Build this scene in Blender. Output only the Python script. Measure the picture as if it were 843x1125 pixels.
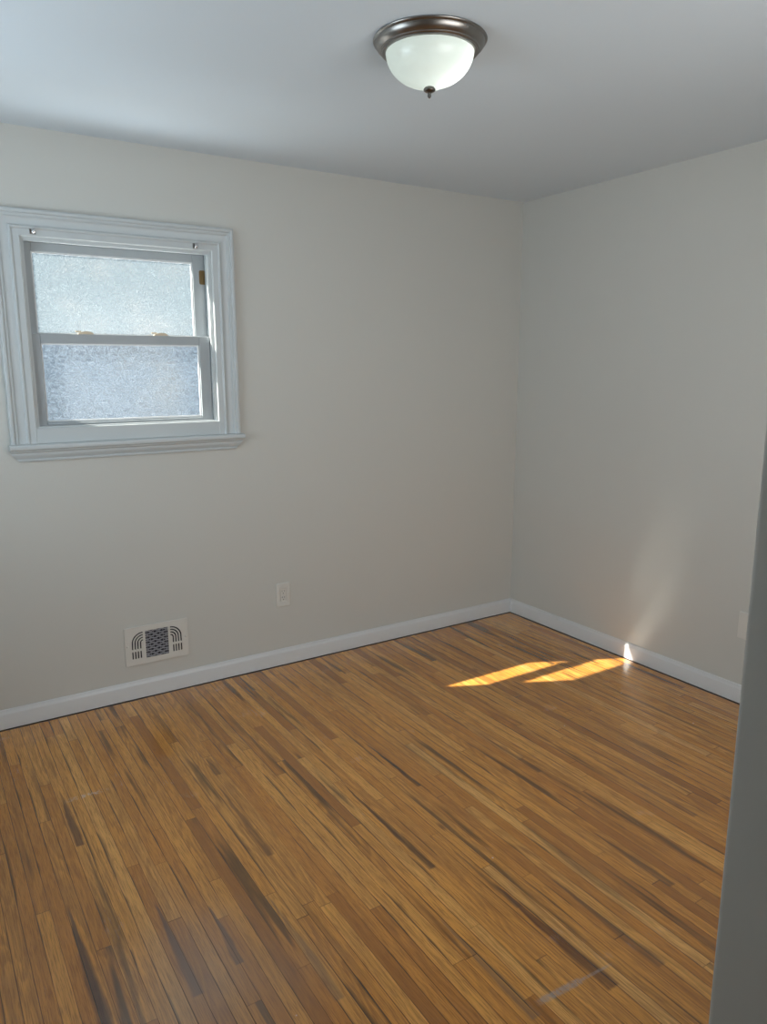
import bpy, bmesh, math, random
from mathutils import Vector, Matrix
random.seed(7)
sc = bpy.context.scene
for o in list(bpy.data.objects): bpy.data.objects.remove(o, do_unlink=True)
COL = sc.collection
R = math.radians

# ------------------------------------------------------------------ camera
cam = bpy.data.cameras.new('camera'); co = bpy.data.objects.new('camera', cam); COL.objects.link(co)
YAW, PITCH, ROLL = 0.569527540, 0.193815744, -0.00126933464
fwd = Vector((math.sin(YAW)*math.cos(PITCH), math.cos(YAW)*math.cos(PITCH), -math.sin(PITCH)))
rt = Vector((math.cos(YAW), -math.sin(YAW), 0)); up = rt.cross(fwd)
rt2 = math.cos(ROLL)*rt + math.sin(ROLL)*up; up2 = -math.sin(ROLL)*rt + math.cos(ROLL)*up
M = Matrix.Identity(4)
for i in range(3): M[i][0], M[i][1], M[i][2] = rt2[i], up2[i], -fwd[i]
M.translation = Vector((-3.11860699, -3.38293098, 1.53071106))
co.matrix_world = M
cam.sensor_fit = 'VERTICAL'; cam.sensor_height = 36; cam.lens = 822.04/1125*36; cam.clip_start = .02
sc.camera = co

# ------------------------------------------------------------------ light and exposure
SUN_DIR = Vector((1.085, -.526, -1.0))
SUN_E, SKY_E, FRONT_W, SIDE_W, HALL_W, BULB_W = 29.0, .52, 21.5, 19.5, 1.5, .32
w = bpy.data.worlds.new('sky'); sc.world = w; w.use_nodes = True
bg = w.node_tree.nodes['Background']; bg.inputs[0].default_value = (.74, .90, 1.0, 1); bg.inputs[1].default_value = SKY_E
sl = bpy.data.lights.new('sun', 'SUN'); sl.energy = SUN_E; sl.angle = R(.53); sl.color = (1, .93, .82)
so = bpy.data.objects.new('sun', sl); COL.objects.link(so); so.rotation_euler = SUN_DIR.to_track_quat('-Z', 'Y').to_euler(); so.location = (-8, 5, 7)
al = bpy.data.lights.new('front_fill', 'AREA'); al.shape = 'RECTANGLE'; al.size = 1.15; al.size_y = 1.15; al.energy = FRONT_W; al.color = (.985, .985, .97)  # added fill lamp outside the unseen front window
ao = bpy.data.objects.new('front_fill', al); COL.objects.link(ao); ao.location = (-1.50, -3.22, 1.5); ao.rotation_euler = Vector((0, 1, 0)).to_track_quat('-Z', 'Z').to_euler()
sd = bpy.data.lights.new('side_fill', 'AREA'); sd.shape = 'RECTANGLE'; sd.size = .9; sd.size_y = 1.05; sd.energy = SIDE_W; sd.color = (.77, .91, 1)  # added fill lamp outside the unseen left window, tilted up at the ceiling
sdo = bpy.data.objects.new('side_fill', sd); COL.objects.link(sdo); sdo.location = (-3.80, -1.05, 1.5); sdo.rotation_euler = Vector((1, .05, .55)).to_track_quat('-Z', 'Z').to_euler()
gl_ = bpy.data.lights.new('yard_bounce_fill', 'AREA'); gl_.shape = 'RECTANGLE'; gl_.size = 2.6; gl_.size_y = 1.3; gl_.energy = 82; gl_.color = (.76, .90, 1)  # hidden lamp added in place of daylight bounced off the ground
glo = bpy.data.objects.new('yard_bounce_fill', gl_); COL.objects.link(glo); glo.location = (-2.3, 1.05, -.45); glo.rotation_euler = Vector((0, -.25, 1)).to_track_quat('-Z', 'Y').to_euler()
hl = bpy.data.lights.new('hall_fill', 'AREA'); hl.shape = 'RECTANGLE'; hl.size = .8; hl.size_y = 1.7; hl.energy = HALL_W; hl.color = (1, .98, .94)  # added fill lamp in the passage behind the camera
ho = bpy.data.objects.new('hall_fill', hl); COL.objects.link(ho); ho.location = (-2.95, -5.2, 1.1); ho.rotation_euler = Vector((0, 1, 0)).to_track_quat('-Z', 'Z').to_euler()
vs = sc.view_settings
sc.display_settings.display_device = 'sRGB'
vs.view_transform = 'Standard'; vs.look = 'None'; vs.gamma = 1; vs.use_curve_mapping = False; vs.exposure = 0.18
cy = sc.cycles
cy.use_denoising = True; cy.max_bounces = 14; cy.diffuse_bounces = 10; cy.glossy_bounces = 6; cy.transmission_bounces = 8; cy.transparent_max_bounces = 16
cy.caustics_reflective = True; cy.blur_glossy = 0; cy.sample_clamp_indirect = 12

# ------------------------------------------------------------------ node helpers
def mat(name):
    m = bpy.data.materials.new(name); m.use_nodes = True
    return m, m.node_tree, m.node_tree.nodes['Principled BSDF']
class G:
    """tiny node-graph writer: values may be sockets or numbers"""
    def __init__(s, nt): s.nt = nt
    def n(s, t, **k):
        nd = s.nt.nodes.new(t)
        for a, v in k.items(): setattr(nd, a, v)
        return nd
    def put(s, sock, v):
        if hasattr(v, 'is_linked') or isinstance(v, bpy.types.NodeSocket): s.nt.links.new(v, sock)
        else: sock.default_value = v
    def m(s, op, a, b=0.0, c=None, clamp=False):
        nd = s.n('ShaderNodeMath', operation=op, use_clamp=clamp); s.put(nd.inputs[0], a); s.put(nd.inputs[1], b)
        if c is not None: s.put(nd.inputs[2], c)
        return nd.outputs[0]
    def step(s, v, lo, hi, a=0.0, b=1.0):
        nd = s.n('ShaderNodeMapRange', interpolation_type='SMOOTHSTEP'); s.put(nd.inputs[0], v)
        for i, q in enumerate((lo, hi, a, b)): s.put(nd.inputs[1+i], q)
        return nd.outputs[0]
    def vec(s, x, y, z=0.0):
        nd = s.n('ShaderNodeCombineXYZ')
        for i, q in enumerate((x, y, z)): s.put(nd.inputs[i], q)
        return nd.outputs[0]
    def noise(s, v, scale=1.0, detail=2.0, rough=.5, dist=0.0):
        nd = s.n('ShaderNodeTexNoise'); s.put(nd.inputs['Vector'], v); nd.inputs['Scale'].default_value = scale
        nd.inputs['Detail'].default_value = detail; nd.inputs['Roughness'].default_value = rough; nd.inputs['Distortion'].default_value = dist
        return nd.outputs[0]
    def white(s, v):
        nd = s.n('ShaderNodeTexWhiteNoise', noise_dimensions='3D'); s.put(nd.inputs['Vector'], v)
        sp = s.n('ShaderNodeSeparateColor'); s.nt.links.new(nd.outputs['Color'], sp.inputs[0])
        return sp.outputs[0], sp.outputs[1], sp.outputs[2]
    def mix(s, f, a, b, blend='MIX'):
        nd = s.n('ShaderNodeMix', data_type='RGBA', blend_type=blend); s.put(nd.inputs[0], f)
        for sock, v in ((nd.inputs[6], a), (nd.inputs[7], b)):
            if isinstance(v, bpy.types.NodeSocket): s.nt.links.new(v, sock)
            else: sock.default_value = (*v, 1)
        return nd.outputs[2]
    def ramp(s, f, stops):
        nd = s.n('ShaderNodeValToRGB'); s.put(nd.inputs[0], f); cr = nd.color_ramp
        while len(cr.elements) < len(stops): cr.elements.new(.5)
        for e, (p, c) in zip(cr.elements, stops): e.position = p; e.color = (*c, 1)
        return nd.outputs[0]
    def pos(s):
        t = s.n('ShaderNodeNewGeometry'); sp = s.n('ShaderNodeSeparateXYZ'); s.nt.links.new(t.outputs['Position'], sp.inputs[0])
        return t.outputs['Position'], sp.outputs[0], sp.outputs[1], sp.outputs[2]
    def bump(s, h, strength, dist):
        nd = s.n('ShaderNodeBump'); s.put(nd.inputs['Height'], h); nd.inputs['Strength'].default_value = strength; nd.inputs['Distance'].default_value = dist
        return nd.outputs[0]

def paint(name, col, rough=.6, tex=.15, scale=220, spec=.4):
    m, nt, b = mat(name); g = G(nt); P = g.pos()[0]
    n1 = g.noise(P, scale, 3); n2 = g.noise(P, 1.7, 2)
    c = g.mix(g.m('MULTIPLY', n2, .5), col, tuple(v*.94 for v in col))
    nt.links.new(c, b.inputs['Base Color']); b.inputs['Roughness'].default_value = rough
    b.inputs['Specular IOR Level'].default_value = spec
    nt.links.new(g.bump(n1, tex, .002), b.inputs['Normal'])
    return m

# ------------------------------------------------------------------ materials
M_WALL = paint('warm_white_wall_paint', (.587, .588, .558), .62, .12, 160, .3)
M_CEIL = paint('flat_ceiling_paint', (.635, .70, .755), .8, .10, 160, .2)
M_TRIM = paint('white_trim_enamel', (.66, .675, .69), .35, .05, 90)
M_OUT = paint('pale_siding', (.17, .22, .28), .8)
M_GRASS = paint('pale_ground', (.80, .81, .82), .9, .5, 12)
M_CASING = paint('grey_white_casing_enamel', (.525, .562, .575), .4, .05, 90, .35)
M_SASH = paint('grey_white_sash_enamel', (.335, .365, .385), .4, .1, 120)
M_PLATE = paint('ivory_white_plastic', (.67, .665, .63), .35, .03, 200)
M_CREAM = paint('cream_latch_paint', (.62, .52, .38), .4, .05)
M_TAPE = paint('brown_scrap', (.16, .10, .035), .7, .2)
M_VENT = paint('off_white_register_enamel', (.655, .645, .61), .4, .05, 200)
def plain(name, col, rough=.5, metal=0.0):
    m, nt, b = mat(name); g = G(nt); P = g.pos()[0]
    n = g.noise(P, 30, 1)
    nt.links.new(g.mix(n, tuple(v*.9 for v in col), col), b.inputs['Base Color'])
    b.inputs['Metallic'].default_value = metal
    nt.links.new(g.step(n, .2, .8, rough*.92, min(1, rough*1.08)), b.inputs['Roughness'])
    return m
M_DARK = plain('dark_cavity', (.035, .035, .045), .8)
M_NICKEL = plain('brushed_nickel', (.30, .285, .27), .30, 1.0)
M_DNICKEL = plain('dark_nickel', (.15, .14, .13), .3, 1.0)
M_STEEL = plain('bright_steel', (.75, .75, .76), .2, 1.0)

def floor_material():
    m, nt, b = mat('varnished_oak_strips'); g = G(nt)
    P, x, y, z = g.pos()
    W = .0385
    u = g.m('DIVIDE', g.m('ADD', x, 2.793), W); i = g.m('FLOOR', u); fu = g.m('FRACT', u)
    a1, a2, a3 = g.white(g.vec(i, 3.7, 1.3))
    L = g.m('MULTIPLY_ADD', a2, 1.1, .75)
    v = g.m('DIVIDE', g.m('MULTIPLY_ADD', a1, 7.0, y), L); j = g.m('FLOOR', v); fv = g.m('FRACT', v)
    r1, r2, r3 = g.white(g.vec(i, j, 5.5))
    ox = g.m('MULTIPLY', r1, 37.0); oy = g.m('MULTIPLY', r2, 53.0)
    base = g.ramp(r1, [(0, (.38, .145, .024)), (.10, (.56, .222, .034)), (.35, (.67, .285, .046)), (.65, (.73, .325, .057)), (.88, (.79, .375, .077)), (1, (.84, .44, .12))])
    # fine straight grain and pores
    gx = g.m('ADD', x, ox); gy = g.m('ADD', y, oy)
    n_f = g.noise(g.vec(g.m('MULTIPLY', gx, 380.0), g.m('MULTIPLY', gy, 14.0), r3), 1, 3, .65)
    n_m = g.noise(g.vec(g.m('MULTIPLY', gx, 75.0), g.m('MULTIPLY', gy, 2.2), r3), 1, 3, .55)
    # cathedral figure: rings of a long stretched noise
    n_c = g.noise(g.vec(g.m('MULTIPLY', gx, 13.0), g.m('MULTIPLY', gy, 1.5), r2), 1, 1.5, .45)
    ring = g.m('FRACT', g.m('MULTIPLY', n_c, 13.0))
    ring = g.m('MULTIPLY', g.step(ring, 0.0, .75), g.step(ring, .78, 1.0, 1, 0))
    ring_amt = g.step(r3, .3, .75, .10, .62)
    c = g.mix(g.m('MULTIPLY', g.step(n_f, .44, .66), .62), base, (.22, .082, .016))
    c = g.mix(g.m('MULTIPLY', g.step(n_m, .38, .72), .42), c, (.27, .098, .019))
    c = g.mix(g.m('MULTIPLY', ring, g.m('MULTIPLY', ring_amt, .65)), c, (.25, .098, .022))
    # mineral streaks, on some boards only
    n_s = g.noise(g.vec(g.m('MULTIPLY', gx, 30.0), g.m('MULTIPLY', gy, 1.4), r1), 1, 2, .5)
    st = g.m('MULTIPLY', g.step(n_s, .54, .68), g.step(r2, .45, .85))
    c = g.mix(g.m('MULTIPLY', st, .80), c, (.075, .038, .012))
    # dark stain hugging one edge of some strips, and small knots
    n_e = g.noise(g.vec(g.m('MULTIPLY', i, 7.3), g.m('MULTIPLY', y, 2.6), 9.0), 1, 2, .5)
    ew = g.m('MULTIPLY', g.step(n_e, .52, .72), .30)
    ed = g.m('MULTIPLY', g.m('SUBTRACT', 1.0, g.step(fu, 0.0, g.m('ADD', ew, .001))), g.step(n_e, .52, .60))
    c = g.mix(g.m('MULTIPLY', ed, .85), c, (.055, .025, .008))
    vk = g.n('ShaderNodeTexVoronoi'); nt.links.new(g.vec(g.m('MULTIPLY', x, 4.0), g.m('MULTIPLY', y, 1.7), 2.0), vk.inputs['Vector']); vk.inputs['Scale'].default_value = 1.0
    c = g.mix(g.m('MULTIPLY', g.step(vk.outputs['Distance'], .02, .07, 1, 0), .7), c, (.09, .035, .012))
    # broad worn tone
    n_w = g.noise(P, 1.6, 2)
    c = g.mix(g.m('MULTIPLY', g.step(n_w, .4, .7), .12), c, (.30, .15, .05))
    def streak(c, xc, y0, y1, wid, col, amt, soft=.10, wob=.006):
        yc, hl = (y0+y1)/2, abs(y1-y0)/2
        wv = g.m('MULTIPLY', g.m('SUBTRACT', g.noise(g.vec(0.0, g.m('MULTIPLY', y, 9.0), xc*9), 1, 2), .5), wob*2)
        dx = g.m('ABSOLUTE', g.m('ADD', g.m('SUBTRACT', x, xc), wv)); dy = g.m('ABSOLUTE', g.m('SUBTRACT', y, yc))
        t = g.m('DIVIDE', g.m('SUBTRACT', y0, y), y0-y1)
        wt = g.m('MULTIPLY', g.step(t, -.05, .85, .15, 1.0), wid)
        k = g.m('MULTIPLY', g.m('SUBTRACT', 1.0, g.step(dx, g.m('MULTIPLY', wt, .45), wt)), g.m('MULTIPLY', g.step(t, 0.0, .12), g.step(t, .985, 1.005, 1, 0)))
        k = g.m('MULTIPLY', k, g.step(n_m, .25, .6, .65, 1))
        return g.mix(g.m('MULTIPLY', k, amt), c, col)
    for s in [(-1.646, -.93, -1.33, .011, (.035, .016, .008), .9), (-1.878, -1.15, -1.73, .016, (.04, .018, .009), .88),
              (-1.766, -1.86, -2.34, .026, (.085, .028, .013), .85), (-1.770, -1.66, -2.0, .012, (.10, .05, .02), .6), (-1.604, -1.93, -2.36, .020, (.085, .045, .022), .6),
              (-1.32, -1.85, -2.18, .018, (.075, .036, .018), .7), (-2.775, -.62, -1.02, .018, (.10, .04, .016), .8),
              (-2.863, -1.28, -1.78, .022, (.055, .032, .028), .8), (-2.648, -1.40, -1.80, .020, (.075, .045, .038), .7),
              (-2.522, -1.50, -1.76, .016, (.075, .042, .03), .7), (-2.243, -.70, -.85, .016, (.10, .05, .02), .7),
              (-2.275, -.90, -1.40, .016, (.10, .048, .02), .6), (-1.83, .0, -.22, .012, (.05, .02, .01), .7),
              (-1.371, .0, -.25, .012, (.05, .02, .01), .7), (-1.20, -1.1, -1.5, .014, (.09, .045, .02), .6), (-.95, -1.5, -2.0, .015, (.10, .045, .02), .6),
              (-1.99, -1.9, -2.3, .02, (.14, .10, .065), .5), (-2.36, -1.55, -2.0, .018, (.12, .085, .055), .5)]:
        c = streak(c, *s)
    # window glare painted into the colour near the camera end
    glare = g.m('MULTIPLY', g.step(g.m('ADD', g.m('ABSOLUTE', g.m('ADD', x, 2.6)), g.m('MULTIPLY', g.m('ABSOLUTE', g.m('ADD', y, 1.85)), .6)), .05, .42, 1, 0), g.step(n_w, .2, .6, .5, 1))
    c = g.mix(g.m('MULTIPLY', glare, .42), c, (.27, .205, .17))
    # joints between strips
    e = g.m('MINIMUM', fu, g.m('SUBTRACT', 1.0, fu))
    gapw = g.m('MAXIMUM', g.m('MULTIPLY_ADD', g.noise(g.vec(g.m('MULTIPLY', i, 3.1), g.m('MULTIPLY', y, .9), 3.0), 1, 1), .16, -.05), .004)
    gap = g.m('SUBTRACT', 1.0, g.step(e, g.m('MULTIPLY', gapw, .35), gapw), clamp=True)
    e2 = g.m('MULTIPLY', g.m('MINIMUM', fv, g.m('SUBTRACT', 1.0, fv)), L)
    gap2 = g.step(e2, .0006, .0022, 1, 0)
    gp = g.m('MAXIMUM', gap, g.m('MULTIPLY', gap2, g.step(r3, .1, .9, .25, .9)))
    c = g.mix(g.m('MULTIPLY', gp, .82), c, (.03, .014, .006))
    # dark gap under the skirting, its shade painted into the floor colour
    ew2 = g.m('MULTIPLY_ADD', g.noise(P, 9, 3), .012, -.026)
    gap_shade = g.m('MAXIMUM', g.step(y, g.m('ADD', ew2, -.006), ew2), g.step(x, g.m('ADD', ew2, -.006), ew2))
    c = g.mix(g.m('MULTIPLY', gap_shade, .88), c, (.022, .012, .007))
    # scrape and specks
    d = g.m('ABSOLUTE', g.m('ADD', g.m('SUBTRACT', y, -2.275), g.m('MULTIPLY', g.m('ADD', x, 1.85), .06)))
    sm = g.m('MULTIPLY', g.step(d, .004, .014, 1, 0), g.step(g.m('ABSOLUTE', g.m('ADD', x, 1.885)), .05, .085, 1, 0))
    sm2 = g.m('MULTIPLY', g.step(d, .002, .006, 1, 0), g.step(g.m('ABSOLUTE', g.m('ADD', x, 1.80)), .06, .10, 1, 0))
    sm = g.m('MULTIPLY', g.m('MAXIMUM', sm, g.m('MULTIPLY', sm2, .7)), g.step(g.noise(P, 110, 2), .3, .6, .35, 1))
    c = g.mix(g.m('MULTIPLY', sm, .7), c, (.34, .29, .26))
    d2 = g.m('ABSOLUTE', g.m('ADD', y, .723)); s3 = g.m('MULTIPLY', g.step(d2, .003, .018, 1, 0), g.step(g.m('ABSOLUTE', g.m('ADD', x, 2.70)), .02, .10, 1, 0))
    c = g.mix(g.m('MULTIPLY', s3, g.step(g.noise(P, 70, 3), .42, .65, 0, .55)), c, (.62, .55, .44))
    vo = g.n('ShaderNodeTexVoronoi'); nt.links.new(P, vo.inputs['Vector']); vo.inputs['Scale'].default_value = 5.5
    sp = g.step(vo.outputs['Distance'], .010, .022, 1, 0)
    c = g.mix(g.m('MULTIPLY', sp, .7), c, (.7, .66, .58))
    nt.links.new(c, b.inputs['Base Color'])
    ro = g.m('MULTIPLY_ADD', g.noise(P, 6, 3), .10, .17)
    ro = g.m('MULTIPLY_ADD', n_f, .06, ro); nt.links.new(ro, b.inputs['Roughness'])
    b.inputs['Specular IOR Level'].default_value = .5; b.inputs['Coat Weight'].default_value = .7; b.inputs['Coat Roughness'].default_value = .12
    hgt = g.m('SUBTRACT', g.m('MULTIPLY_ADD', n_f, .10, g.m('MULTIPLY', g.noise(g.vec(g.m('MULTIPLY', x, 16.0), g.m('MULTIPLY', y, 2.0), 0.0), 1, 1), .5)), g.m('MULTIPLY', gp, .8))
    nt.links.new(g.bump(hgt, .13, .0015), b.inputs['Normal'])
    return m
M_FLOOR = floor_material()

def frosted_material(name, T, tint, warm):
    m = bpy.data.materials.new(name); m.use_nodes = True; nt = m.node_tree; g = G(nt)
    nt.nodes.remove(nt.nodes['Principled BSDF']); out = nt.nodes['Material Output']
    P, x, y, z = g.pos()
    q = g.vec(g.m('MULTIPLY', x, 1.0), g.m('MULTIPLY', z, 1.0), 0.0)
    nA = g.noise(q, 16, 2, .5)
    nB = g.noise(g.vec(g.m('MULTIPLY_ADD', nA, .12, x), g.m('MULTIPLY', z, .65), 0.0), 120, 3, .6, 1.0)
    nC = g.noise(g.vec(g.m('MULTIPLY_ADD', z, .5, x), g.m('MULTIPLY', z, .8), 3.0), 38, 2, .6, 1.5)
    scr = g.step(g.m('ABSOLUTE', g.m('SUBTRACT', nC, .5)), .0, .035, 1, 0)
    f = g.m('ADD', g.step(nB, .33, .68, -.16, .10), g.m('MULTIPLY', scr, -.12))
    f = g.m('ADD', f, T, clamp=True)
    tr = g.n('ShaderNodeBsdfTransparent'); nt.links.new(g.mix(g.step(nB, .35, .62), g.mix(g.noise(q, 5, 2), (.40, .46, .52), (.50, .50, .49)), (1, 1, 1)), tr.inputs[0])
    tl = g.n('ShaderNodeBsdfTranslucent'); nt.links.new(g.mix(g.step(g.noise(q, 4.0, 3), .45, .72), tint, warm), tl.inputs[0])
    nt.links.new(g.bump(nB, .6, .004), tl.inputs['Normal'])
    mx = g.n('ShaderNodeMixShader'); nt.links.new(f, mx.inputs[0]); nt.links.new(tl.outputs[0], mx.inputs[1]); nt.links.new(tr.outputs[0], mx.inputs[2])
    gl = g.n('ShaderNodeBsdfGlossy'); gl.inputs['Roughness'].default_value = .15
    m2 = g.n('ShaderNodeMixShader'); m2.inputs[0].default_value = .03; nt.links.new(mx.outputs[0], m2.inputs[1]); nt.links.new(gl.outputs[0], m2.inputs[2])
    nt.links.new(m2.outputs[0], out.inputs[0]); return m
M_FROST_UP = frosted_material('frosted_glass', .80, (.24, .30, .335), (.30, .33, .345))
M_FROST_LO = frosted_material('frosted_glass_blue', .84, (.10, .13, .17), (.135, .145, .15))
def clear_glass():
    m = bpy.data.materials.new('clear_glass_face'); m.use_nodes = True; nt = m.node_tree; g = G(nt)
    nt.nodes.remove(nt.nodes['Principled BSDF']); tr = g.n('ShaderNodeBsdfTransparent'); tr.inputs[0].default_value = (.97, .985, .985, 1)
    nt.links.new(tr.outputs[0], nt.nodes['Material Output'].inputs[0]); return m
M_CLEAR = clear_glass()
def dome_material():
    m = bpy.data.materials.new('frosted_lamp_glass'); m.use_nodes = True; nt = m.node_tree; g = G(nt)
    nt.nodes.remove(nt.nodes['Principled BSDF']); P = g.pos()[0]
    tl = g.n('ShaderNodeBsdfTranslucent'); nt.links.new(g.mix(g.noise(P, 14, 3, .5, 1.5), (.82, .85, .81), (.74, .78, .745)), tl.inputs[0])
    df = g.n('ShaderNodeBsdfDiffuse'); df.inputs[0].default_value = (.80, .85, .80, 1)
    mx = g.n('ShaderNodeMixShader'); mx.inputs[0].default_value = .4; nt.links.new(tl.outputs[0], mx.inputs[1]); nt.links.new(df.outputs[0], mx.inputs[2])
    gl = g.n('ShaderNodeBsdfGlossy'); gl.inputs['Roughness'].default_value = .25
    m2 = g.n('ShaderNodeMixShader'); m2.inputs[0].default_value = .05; nt.links.new(mx.outputs[0], m2.inputs[1]); nt.links.new(gl.outputs[0], m2.inputs[2])
    nt.links.new(m2.outputs[0], nt.nodes['Material Output'].inputs[0]); return m
M_DOME = dome_material()

# ------------------------------------------------------------------ mesh helpers
def box(bm, x0, x1, y0, y1, z0, z1):
    vs_ = [bm.verts.new((x, y, z)) for x in (x0, x1) for y in (y0, y1) for z in (z0, z1)]
    for f in ((0, 1, 3, 2), (4, 6, 7, 5), (0, 4, 5, 1), (2, 3, 7, 6), (0, 2, 6, 4), (1, 5, 7, 3)): bm.faces.new([vs_[k] for k in f])
def link(name, bm, m, parent=None, smooth=None, bevel=0):
    bmesh.ops.recalc_face_normals(bm, faces=bm.faces)
    me = bpy.data.meshes.new(name); bm.to_mesh(me); bm.free()
    for mm in (m if isinstance(m, (list, tuple)) else [m]): me.materials.append(mm)
    o = bpy.data.objects.new(name, me); COL.objects.link(o)
    if parent: o.parent = parent; o.matrix_parent_inverse = Matrix.Identity(4)
    if bevel:
        b = o.modifiers.new('bevel', 'BEVEL'); b.width = bevel; b.segments = 3; b.limit_method = 'ANGLE'
    if smooth is not None: me.shade_smooth() if smooth >= 180 else me.set_sharp_from_angle(angle=R(smooth)) or [setattr(p, 'use_smooth', True) for p in me.polygons]
    return o
def struct(name, bm, m, label=None, **k):
    o = link(name, bm, m, **k)
    if not k.get('parent'):
        o['kind'] = 'structure'
        if label: o['label'] = label
    return o
def empty(name, loc, label, cat, group=None, rz=0):
    o = bpy.data.objects.new(name, None); COL.objects.link(o); o.location = loc; o.rotation_euler = (0, 0, rz); o.empty_display_size = .05
    o['label'] = label; o['category'] = cat
    if group: o['group'] = group
    return o
def boxes(*bs):
    bm = bmesh.new()
    for b in bs: box(bm, *b)
    return bm
def profile_run(bm, prof, a, b, out, closed=True):
    """extrude a (depth, height) profile from point a to b; depth runs along `out`"""
    rows = []
    for p in (Vector(a), Vector(b)):
        rows.append([bm.verts.new(p + Vector(out)*d + Vector((0, 0, h))) for d, h in prof])
    n = len(prof)
    for k in range(n):
        bm.faces.new((rows[0][k], rows[0][(k+1) % n], rows[1][(k+1) % n], rows[1][k]))
    bm.faces.new(rows[0]); bm.faces.new(list(reversed(rows[1])))
def lathe(bm, prof, loc=(0, 0, 0), seg=64):
    rings = []
    for r, z in prof:
        if r < 1e-6: rings.append([bm.verts.new((loc[0], loc[1], loc[2]+z))])
        else: rings.append([bm.verts.new((loc[0]+r*math.cos(2*math.pi*k/seg), loc[1]+r*math.sin(2*math.pi*k/seg), loc[2]+z)) for k in range(seg)])
    for A, B in zip(rings, rings[1:]):
        for k in range(seg):
            k2 = (k+1) % seg
            if len(A) == 1 and len(B) == 1: continue
            if len(A) == 1: bm.faces.new((A[0], B[k], B[k2]))
            elif len(B) == 1: bm.faces.new((A[k], B[0], A[k2]))
            else: bm.faces.new((A[k], B[k], B[k2], A[k2]))
def plate_bm(outer, holes, thick, bevel=.0):
    """flat plate with holes in the x-z plane, front face towards -y at y=-thick, back at y=0"""
    cu = bpy.data.curves.new('tmp', 'CURVE'); cu.dimensions = '2D'; cu.fill_mode = 'BOTH'
    cu.extrude = max(thick/2-bevel, 1e-5); cu.bevel_depth = bevel; cu.bevel_resolution = 2
    if bevel: cu.offset = -bevel
    for poly in [outer]+list(holes):
        s = cu.splines.new('POLY'); s.points.add(len(poly)-1); s.use_cyclic_u = True
        for p, (x, z) in zip(s.points, poly): p.co = (x, z, 0, 1)
    o = bpy.data.objects.new('tmp', cu); COL.objects.link(o)
    dg = bpy.context.evaluated_depsgraph_get(); me = bpy.data.meshes.new_from_object(o.evaluated_get(dg))
    bm = bmesh.new(); bm.from_mesh(me)
    bpy.data.objects.remove(o, do_unlink=True); bpy.data.curves.remove(cu); bpy.data.meshes.remove(me)
    bmesh.ops.transform(bm, matrix=Matrix.Translation((0, -thick/2, 0)) @ Matrix.Rotation(R(90), 4, 'X'), verts=bm.verts)
    bmesh.ops.remove_doubles(bm, verts=bm.verts, dist=1e-6)
    return bm
def rrect(x0, x1, z0, z1, r, n=5):
    pts = []
    for cx_, cz_, a0 in ((x1-r, z1-r, 0), (x0+r, z1-r, 90), (x0+r, z0+r, 180), (x1-r, z0+r, 270)):
        for k in range(n+1):
            a = R(a0+90*k/n); pts.append((cx_+r*math.cos(a), cz_+r*math.sin(a)))
    return pts

# ------------------------------------------------------------------ room shell
H = 2.44
XL, YF = -3.60, -5.4          # left wall, far end of the entry passage
OX0, OX1, OZ0, OZ1 = -2.655, -1.873, 1.272, 2.032     # window opening
floor = struct('floor', boxes((XL-.1, .1, YF-.1, .1, -.08, 0)), M_FLOOR, 'varnished oak strip floor')
ceiling = struct('ceiling', boxes((XL-.1, .1, YF-.1, .1, H, H+.08)), M_CEIL, 'flat white ceiling')
T = .10
def wall_with_hole(axis, const, thick, a0, a1, h0, h1, z0, z1):
    bm = bmesh.new()
    def bx(u0, u1, q0, q1):
        if axis == 'y': box(bm, u0, u1, const, const+thick, q0, q1)
        else: box(bm, const-thick, const, u0, u1, q0, q1)
    bx(a0, h0, 0, H); bx(h1, a1, 0, H); bx(h0, h1, 0, z0); bx(h0, h1, z1, H)
    bmesh.ops.remove_doubles(bm, verts=bm.verts, dist=1e-5)
    return bm
struct('wall_back', wall_with_hole('y', 0, T, XL-T, T, OX0, OX1, OZ0, OZ1), M_WALL, 'greige back wall with the small window')
struct('wall_right', boxes((0, T, -3.1, 0, 0, H)), M_WALL, 'plain greige wall to the right of the room corner')
LY0, LY1, LZ0, LZ1 = -1.55, -.55, .92, 2.08
struct('wall_left', wall_with_hole('x', XL, T, YF-T, 0, LY0, LY1, LZ0, LZ1), M_WALL, 'greige wall left of the camera')
PX, PY = -2.404, -2.962
SX0, SX1, SZ0, SZ1 = -2.08, -.92, .92, 2.08
bm = boxes((PX, PX+.13, YF, PY, 0, H))
ed = [e for e in bm.edges if all(abs(v.co.x-PX) < 1e-4 and abs(v.co.y-PY) < 1e-4 for v in e.verts)]
bmesh.ops.bevel(bm, geom=ed, offset=.007, segments=4, profile=.5, affect='EDGES')
struct('wall_entry', bm, M_WALL, 'grey shaded wall end beside the entry at the right edge', smooth=40)
struct('wall_front', wall_with_hole('y', PY-T, T, PX+.13, 0, SX0, SX1, SZ0, SZ1), M_WALL, 'greige wall facing the small window')
struct('wall_passage', boxes((XL-T, 0, YF-T, YF, 0, H)), M_WALL, 'end wall of the entry passage behind the camera')
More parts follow.
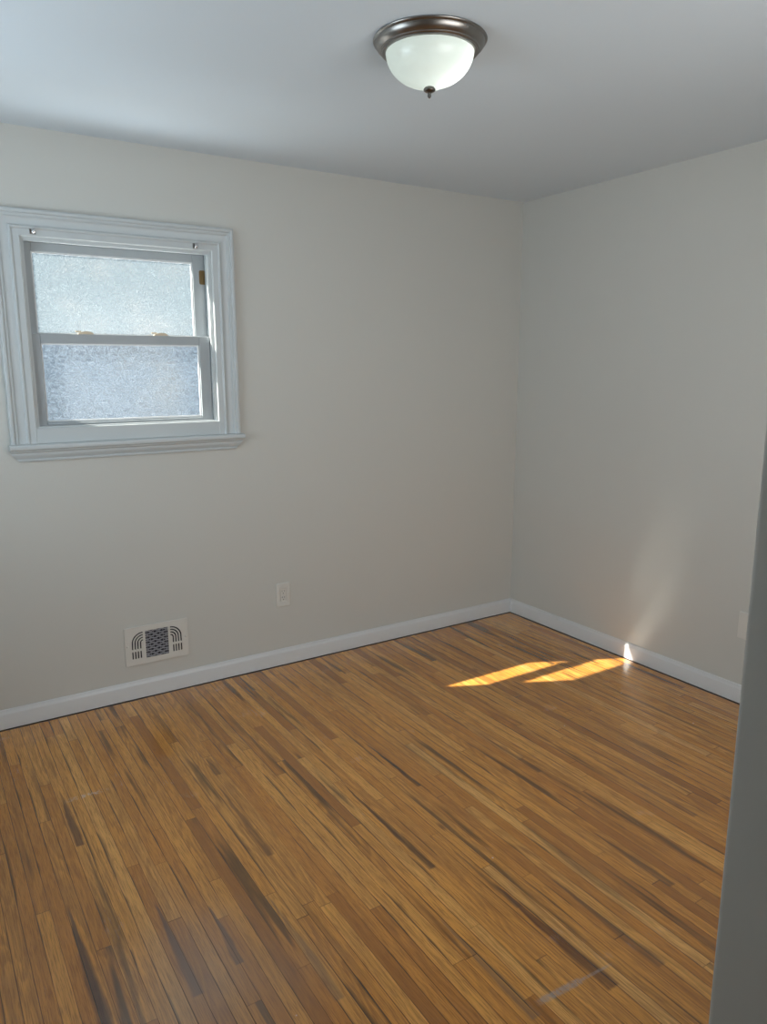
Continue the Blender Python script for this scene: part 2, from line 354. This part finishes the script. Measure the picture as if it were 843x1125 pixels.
# skirting boards
BB = [(0, .003), (.013, .003), (.013, .066), (.0115, .071), (.009, .0745), (.0075, .080), (.0055, .086), (0, .087)]
def base(name, a, b, out, label):
    bm = bmesh.new(); profile_run(bm, BB, a, b, out); return struct(name, bm, M_TRIM, label, smooth=28)
base('baseboard_back', (XL, 0, 0), (0, 0, 0), (0, -1, 0), 'white baseboard along the window wall')
base('baseboard_right', (0, -.013, 0), (0, PY, 0), (-1, 0, 0), 'white baseboard along the right wall')
base('baseboard_left', (XL, -.013, 0), (XL, YF, 0), (1, 0, 0), 'white baseboard along the left wall')
base('baseboard_front', (0, PY, 0), (PX-.013, PY, 0), (0, 1, 0), 'white baseboard along the front wall')
base('baseboard_passage', (PX, PY, 0), (PX, YF, 0), (-1, 0, 0), 'white baseboard in the entry passage')
# outdoors: pale ground, a pale wall beyond the yard, an added sun blocker by the added side window
struct('ground', boxes((-30, 20, T+.01, 40, -.75, -.6), (-30, 20, -14, T+.01, -.75, -.6)), M_GRASS, 'pale ground outside the house')
struct('sun_blocker_side', boxes((-4.3, -4.2, -2.6, .45, -.6, 3.2)), M_OUT, 'added pale wall blocking the sun outside the added left window')
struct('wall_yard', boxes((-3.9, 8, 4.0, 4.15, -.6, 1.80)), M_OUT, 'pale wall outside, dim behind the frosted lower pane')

# ------------------------------------------------------------------ window
def mitred(prof, xl, xr, z0, zt, y=0):
    """door-casing style moulding up, over and down; prof = (outward, projection)"""
    bm = bmesh.new(); rows = []
    for k in range(4):
        row = []
        for u, d in prof:
            X = (xl-u, xl-u, xr+u, xr+u)[k]; Z = (z0, zt+u, zt+u, z0)[k]
            row.append(bm.verts.new((X, y-d, Z)))
        rows.append(row)
    n = len(prof)
    for A, B in zip(rows, rows[1:]):
        for k in range(n): bm.faces.new((A[k], A[(k+1) % n], B[(k+1) % n], B[k]))
    bm.faces.new(rows[0]); bm.faces.new(list(reversed(rows[-1])))
    return bm
def rect_frame(bm, x0, x1, z0, z1, y0, y1, l, r, b, t):
    box(bm, x0, x0+l, y0, y1, z0, z1); box(bm, x1-r, x1, y0, y1, z0, z1)
    box(bm, x0+l, x1-r, y0, y1, z0, z0+b); box(bm, x0+l, x1-r, y0, y1, z1-t, z1)
win = empty('window_1', (0, 0, 0), 'small white framed window with two frosted panes in the back wall', 'window')
win['kind'] = 'structure'
CAS = [(0, 0), (0, .010), (.003, .013), (.026, .013), (.029, .017), (.032, .0195), (.036, .0195), (.039, .0165), (.042, .0125), (.050, .0105), (.062, .0115), (.070, .0145),
       (.073, .0185), (.077, .0205), (.083, .0205), (.085, .025), (.089, .0275), (.096, .0275), (.101, .024), (.103, 0)]
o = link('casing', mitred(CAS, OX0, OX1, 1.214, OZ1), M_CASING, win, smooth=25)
# flat rail under the opening, stool and apron
link('bottom_rail', boxes((OX0-.004, OX1+.004, -.0115, 0, 1.214, OZ0+.004)), M_CASING, win, bevel=.002)
bm = bmesh.new(); ST = [(0, 1.190), (.040, 1.190), (.045, 1.194), (.047, 1.201), (.045, 1.209), (.040, 1.213), (0, 1.214)]
profile_run(bm, [(d, h) for d, h in ST], (-2.766, 0, 0), (-1.757, 0, 0), (0, -1, 0)); link('stool', bm, M_CASING, win, smooth=30)
bm = bmesh.new(); AP = [(0, 1.140), (.009, 1.140), (.012, 1.144), (.012, 1.148), (.008, 1.151), (.010, 1.156), (.018, 1.164), (.021, 1.172), (.021, 1.178), (.027, 1.184), (.027, 1.190), (0, 1.190)]
rows = []
for sx, xe in ((1, -2.762), (-1, -1.761)):
    rows.append([bm.verts.new((xe + sx*(.0 + max(0, (1.178-h))*.85), -d, h)) for d, h in AP])
n = len(AP)
for k in range(n): bm.faces.new((rows[0][k], rows[0][(k+1) % n], rows[1][(k+1) % n], rows[1][k]))
bm.faces.new(rows[0]); bm.faces.new(list(reversed(rows[1]))); link('apron', bm, M_CASING, win, smooth=25)
# jamb liner with stop beads
bm = bmesh.new(); e_ = .010
rect_frame(bm, OX0, OX1, OZ0, OZ1, .001, T, e_, e_, e_, e_)
box(bm, OX0+e_, OX0+e_+.004, .004, .018, OZ0+e_, OZ1-e_); box(bm, OX1-e_-.004, OX1-e_, .004, .018, OZ0+e_, OZ1-e_); box(bm, OX0+e_, OX1-e_, .004, .018, OZ1-e_-.004, OZ1-e_)
link('jamb', bm, M_CASING, win)
jx0, jx1, jz0, jz1 = OX0+e_, OX1-e_, OZ0+e_, OZ1-e_
# lower sash (room side track)
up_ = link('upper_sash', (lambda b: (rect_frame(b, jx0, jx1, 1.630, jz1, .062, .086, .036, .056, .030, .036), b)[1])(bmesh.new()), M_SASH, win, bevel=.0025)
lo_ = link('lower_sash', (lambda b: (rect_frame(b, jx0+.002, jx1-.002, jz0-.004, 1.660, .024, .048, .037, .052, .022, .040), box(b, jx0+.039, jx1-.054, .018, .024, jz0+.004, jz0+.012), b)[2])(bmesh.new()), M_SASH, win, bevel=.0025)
def pane(name, x0, x1, z0, z1, y, m, parent):
    bm = bmesh.new(); box(bm, x0, x1, y, y+.004, z0, z1)
    bmesh.ops.recalc_face_normals(bm, faces=bm.faces)
    for f in bm.faces: f.material_index = 0 if f.normal.y < -.5 else 1
    return link(name, bm, [m, M_CLEAR], parent)
pane('glass_pane', jx0+.034, jx1-.054, 1.655, jz1-.034, .079, M_FROST_UP, up_)
pane('glass_pane', jx0+.037, jx1-.052, jz0+.015, 1.622, .042, M_FROST_LO, lo_)
# glazing bead round each pane
bm = bmesh.new(); rect_frame(bm, jx0+.036, jx1-.056, 1.660, jz1-.036, .068, .079, .005, .005, .005, .005); link('glazing_bead', bm, M_TRIM, up_)
bm = bmesh.new(); rect_frame(bm, jx0+.039, jx1-.054, jz0+.018, 1.620, .033, .042, .005, .005, .004, .005); link('glazing_bead', bm, M_TRIM, lo_)
for lx in (-2.426, -2.108):
    bm = bmesh.new(); prof = [(-.030, 0), (.030, 0), (.030, .005), (.020, .011), (.004, .013), (-.012, .011), (-.030, .004)]
    A = [bm.verts.new((lx+a, .026, 1.660+b)) for a, b in prof]; B = [bm.verts.new((lx+a, .046, 1.660+b)) for a, b in prof]
    for k in range(len(prof)): bm.faces.new((A[k], A[(k+1) % len(prof)], B[(k+1) % len(prof)], B[k]))
    bm.faces.new(A); bm.faces.new(list(reversed(B)))
    box(bm, lx-.040, lx-.018, .030, .036, 1.668, 1.674)
    k_ = link('sash_latch', bm, M_CREAM, lo_); k_['label'] = 'cream painted latch'
bm = bmesh.new(); pts = rrect(-1.910, -1.878, 1.893, 1.955, .008); 
A = [bm.verts.new((x, .0612, z)) for x, z in pts]; B = [bm.verts.new((x, .0622, z)) for x, z in pts]
for k in range(len(pts)): bm.faces.new((A[k], A[(k+1) % len(pts)], B[(k+1) % len(pts)], B[k]))
bm.faces.new(A); bm.faces.new(list(reversed(B))); k_ = link('tape_scrap', bm, M_TAPE, up_); k_['label'] = 'brown scrap on the stile'

# window added for the front fill lamp, out of the camera's view
added_win2 = empty('added_window_2', (0, PY, 0), 'added unseen window in the wall behind the shaded wall end', 'window'); added_win2['kind'] = 'structure'
def yframe(name, m, parent, x0, x1, z0, z1, y0, y1, t):
    return link(name, boxes((x0, x0+t, y0, y1, z0, z1), (x1-t, x1, y0, y1, z0, z1), (x0+t, x1-t, y0, y1, z0, z0+t), (x0+t, x1-t, y0, y1, z1-t, z1)), m, parent, bevel=.002)
yframe('casing', M_TRIM, added_win2, SX0-.09, SX1+.09, SZ0-.09, SZ1+.09, 0, .02, .09)
yframe('sash', M_SASH, added_win2, SX0, SX1, SZ0, SZ1, -.08, -.05, .04)
link('added_meeting_rail', boxes((SX0+.04, SX1-.04, -.08, -.05, 1.48, 1.52)), M_SASH, added_win2)
added_win3 = empty('added_window_3', (XL, 0, 0), 'added unseen side window in the left wall', 'window'); added_win3['kind'] = 'structure'  # window added to let the side fill lamp in
def xframe(name, m, parent, y0, y1, z0, z1, x0, x1, t):
    return link(name, boxes((x0, x1, y0, y0+t, z0, z1), (x0, x1, y1-t, y1, z0, z1), (x0, x1, y0+t, y1-t, z0, z0+t), (x0, x1, y0+t, y1-t, z1-t, z1)), m, parent, bevel=.002)
xframe('casing', M_TRIM, added_win3, LY0-.09, LY1+.09, LZ0-.09, LZ1+.09, 0, .02, .09)
xframe('sash', M_SASH, added_win3, LY0, LY1, LZ0, LZ1, -.08, -.05, .04)
link('added_meeting_rail', boxes((-.08, -.05, LY0+.04, LY1-.04, 1.48, 1.52)), M_SASH, added_win3)

# ------------------------------------------------------------------ small curtain brackets on the window head
def bracket(x, z, label):
    e = empty('curtain_rod_bracket', (x, -.013, z), label, 'bracket', 'curtain rod brackets on the window head')
    link('mounting_plate', boxes((-.011, .011, -.002, .002, -.014, .013)), M_NICKEL, e, bevel=.001)
    bm = bmesh.new(); seg = 8; path = [(0, -.002, .006), (0, -.016, .006), (0, -.022, .002), (0, -.023, -.005), (0, -.019, -.010), (0, -.013, -.010)]
    rr = []
    for p in path: rr.append([bm.verts.new((p[0]+.0075*math.cos(2*math.pi*k/seg), p[1]+.003*math.sin(2*math.pi*k/seg), p[2]+.003*math.sin(2*math.pi*k/seg+.6))) for k in range(seg)])
    for A, B in zip(rr, rr[1:]):
        for k in range(seg): bm.faces.new((A[k], A[(k+1) % seg], B[(k+1) % seg], B[k]))
    bm.faces.new(rr[0]); bm.faces.new(list(reversed(rr[-1])))
    link('hook', bm, M_STEEL, e, smooth=60)
bracket(-2.606, 2.054, 'small metal curtain rod bracket at the left end of the window head')
bracket(-1.948, 2.050, 'small metal curtain rod bracket at the right end of the window head')

# ------------------------------------------------------------------ wall register
vx, vz = -2.219, .256
vent = empty('wall_register', (vx, 0, vz), 'off-white metal wall register with arched slots above the baseboard', 'vent')
hw, hh = .148, .092
def arc_slot(cx_, cz_, r, wid, side, z_low):
    """quarter-arch slot: rises from z_low then curves inward; side=-1 curves towards +x from the left"""
    o_, i_ = [], []
    for k in range(9):
        a = R(90*k/8)
        o_.append((cx_+side*(r+wid/2)*math.cos(a), cz_+(r+wid/2)*math.sin(a))); i_.append((cx_+side*(r-wid/2)*math.cos(a), cz_+(r-wid/2)*math.sin(a)))
    return [(cx_+side*(r-wid/2), z_low), (cx_+side*(r+wid/2), z_low)] + o_[1:] + list(reversed(i_[1:])) if True else None
holes = [rrect(-.053, .053, -.066, .066, .002, 2)]
for side in (-1, 1):
    for k in range(4):
        r = .050 - k*.0125
        cxx = side*.064
        holes.append(arc_slot(cxx, .012, r, .0062, side, -.016))
        holes.append(rrect(cxx+side*r-.0031, cxx+side*r+.0031, -.062, -.026, .0025, 3))
pl = link('cover_plate', plate_bm(rrect(-hw, hw, -hh, hh, .003), holes, .004, .0008), M_VENT, vent)
pl.location = (0, -.003, 0)
# turned-back rim that stands the plate off the wall
link('rim', boxes((-hw+.001, -hw+.0025, -.0055, 0, -hh+.001, hh-.001), (hw-.0025, hw-.001, -.0055, 0, -hh+.001, hh-.001), (-hw+.0025, hw-.0025, -.0055, 0, -hh+.001, -hh+.0025), (-hw+.0025, hw-.0025, -.0055, 0, hh-.0025, hh-.001)), M_VENT, vent)
link('damper', boxes((-.125, .125, -.0015, 0, -.075, .075)), M_DARK, vent)
bm = bmesh.new()
for r_ in range(11):                                  # wavy louvre strips
    z0 = -.060 + r_*.012; N = 24; A, B, C_, D = [], [], [], []
    for k in range(N+1):
        X = -.053 + .106*k/N; wv = .0022*math.sin(2*math.pi*k/N*3 + (math.pi if r_ % 2 else 0))
        A.append(bm.verts.new((X, -.0062, z0+wv+.0016))); B.append(bm.verts.new((X, -.0062, z0+wv-.0016)))
        C_.append(bm.verts.new((X, -.0035, z0+wv+.0036))); D.append(bm.verts.new((X, -.0035, z0+wv+.0004)))
    for k in range(N):
        bm.faces.new((A[k], B[k], B[k+1], A[k+1])); bm.faces.new((C_[k], A[k], A[k+1], C_[k+1])); bm.faces.new((B[k], D[k], D[k+1], B[k+1])); bm.faces.new((D[k], C_[k], C_[k+1], D[k+1]))
for k in range(7): X = -.045+k*.015; box(bm, X-.0009, X+.0009, -.0045, -.003, -.066, .066)
link('louvre_grille', bm, plain('dusty_grey_louvre', (.30, .30, .33), .5), vent)
for s in (-1, 1):
    bm = bmesh.new(); lathe(bm, [(0, .0030), (.0025, .0027), (.0045, .0014), (.005, 0), (0, 0)], seg=20)
    bmesh.ops.transform(bm, matrix=Matrix.Translation((s*.136, -.007, .004)) @ Matrix.Rotation(R(90), 4, 'X'), verts=bm.verts); link('screw', bm, M_VENT, vent, smooth=50)
link('lever', boxes((.050, .060, -.018, -.006, .053, .062)), M_VENT, vent, bevel=.002)

# ------------------------------------------------------------------ outlets
def outlet(loc, rz, label, blank=False):
    e = empty('blank_wall_plate' if blank else 'wall_outlet', loc, label, 'wall plate' if blank else 'outlet', None, rz)
    w2, h2 = .038, .0625
    p = link('cover_plate', plate_bm(rrect(-w2, w2, -h2, h2, .005), [] if blank else [rrect(-.0168, .0168, -.0335, .0335, .003)], .006, .0022), M_PLATE, e, smooth=35)
    holes = []
    for zc in () if blank else (.0165, -.0165):
        holes += [rrect(-.0075, -.0050, zc-.001, zc+.0085, .0004, 1), rrect(.0048, .0072, zc, zc+.0075, .0004, 1), [(.0026*math.cos(R(a)), zc-.0085+.0026*math.sin(R(a))) for a in range(0, 360, 30)]]
    if not blank: rc = link('receptacle', plate_bm(rrect(-.0162, .0162, -.0329, .0329, .0028), holes, .0068, .0008), M_PLATE, e)
    if not blank: link('contact_cavity', boxes((-.0155, .0155, -.0058, 0, -.032, .032)), M_DARK, rc)
    for zc in (.0485, -.0485):
        bm = bmesh.new(); lathe(bm, [(0, .0012), (.0022, .0010), (.0030, 0), (0, 0)], seg=16)
        bmesh.ops.transform(bm, matrix=Matrix.Translation((0, -.006, zc)) @ Matrix.Rotation(R(90), 4, 'X'), verts=bm.verts); link('screw', bm, M_PLATE, e)
    return e
outlet((-1.567, 0, .3765), 0, 'ivory wall outlet on the window wall, right of the register')
outlet((0, -1.557, .370), R(-90), 'pale plate on the right wall, half hidden at the shaded wall end', True)

# ------------------------------------------------------------------ ceiling lamp
lamp = empty('ceiling_lamp', (-1.737, -1.474, H), 'flush ceiling lamp with brushed nickel rim and frosted glass bowl', 'lamp')
bm = bmesh.new(); lathe(bm, [(.150, 0), (.161, -.001), (.163, -.004), (.161, -.0075), (.157, -.009), (.156, -.013), (.152, -.020), (.146, -.0255), (.142, -.028), (.1415, -.031), (.137, -.033), (.1365, -.0355), (.131, -.037), (.126, -.035), (.124, -.029), (.124, -.004)], seg=96)
link('canopy', bm, M_NICKEL, lamp, smooth=40)
DR, DD = .1265, .093
bm = bmesh.new(); prof = []
for k in range(25):
    a = R(90*k/24); prof.append((DR*math.cos(a)**.92, -.030-DD*math.sin(a)))
prof[-1] = (.004, prof[-1][1]); lathe(bm, prof, seg=96); 
bowl = link('glass_bowl', bm, M_DOME, lamp, smooth=180)
bm = bmesh.new(); lathe(bm, [(.004, -.120), (.0135, -.124), (.0175, -.129), (.0170, -.133), (.0125, -.136), (.006, -.139), (.0048, -.142), (.0058, -.146), (.0045, -.150), (.0015, -.153), (0, -.1535)], seg=32)
link('finial', bm, M_DNICKEL, lamp, smooth=50)
bl = bpy.data.lights.new('bulb_glow', 'POINT'); bl.energy = BULB_W; bl.shadow_soft_size = .028; bl.color = (.98, 1, .94)
bo = bpy.data.objects.new('bulb_glow', bl); COL.objects.link(bo); bo.parent = lamp; bo.location = (.048, -.030, -.060)
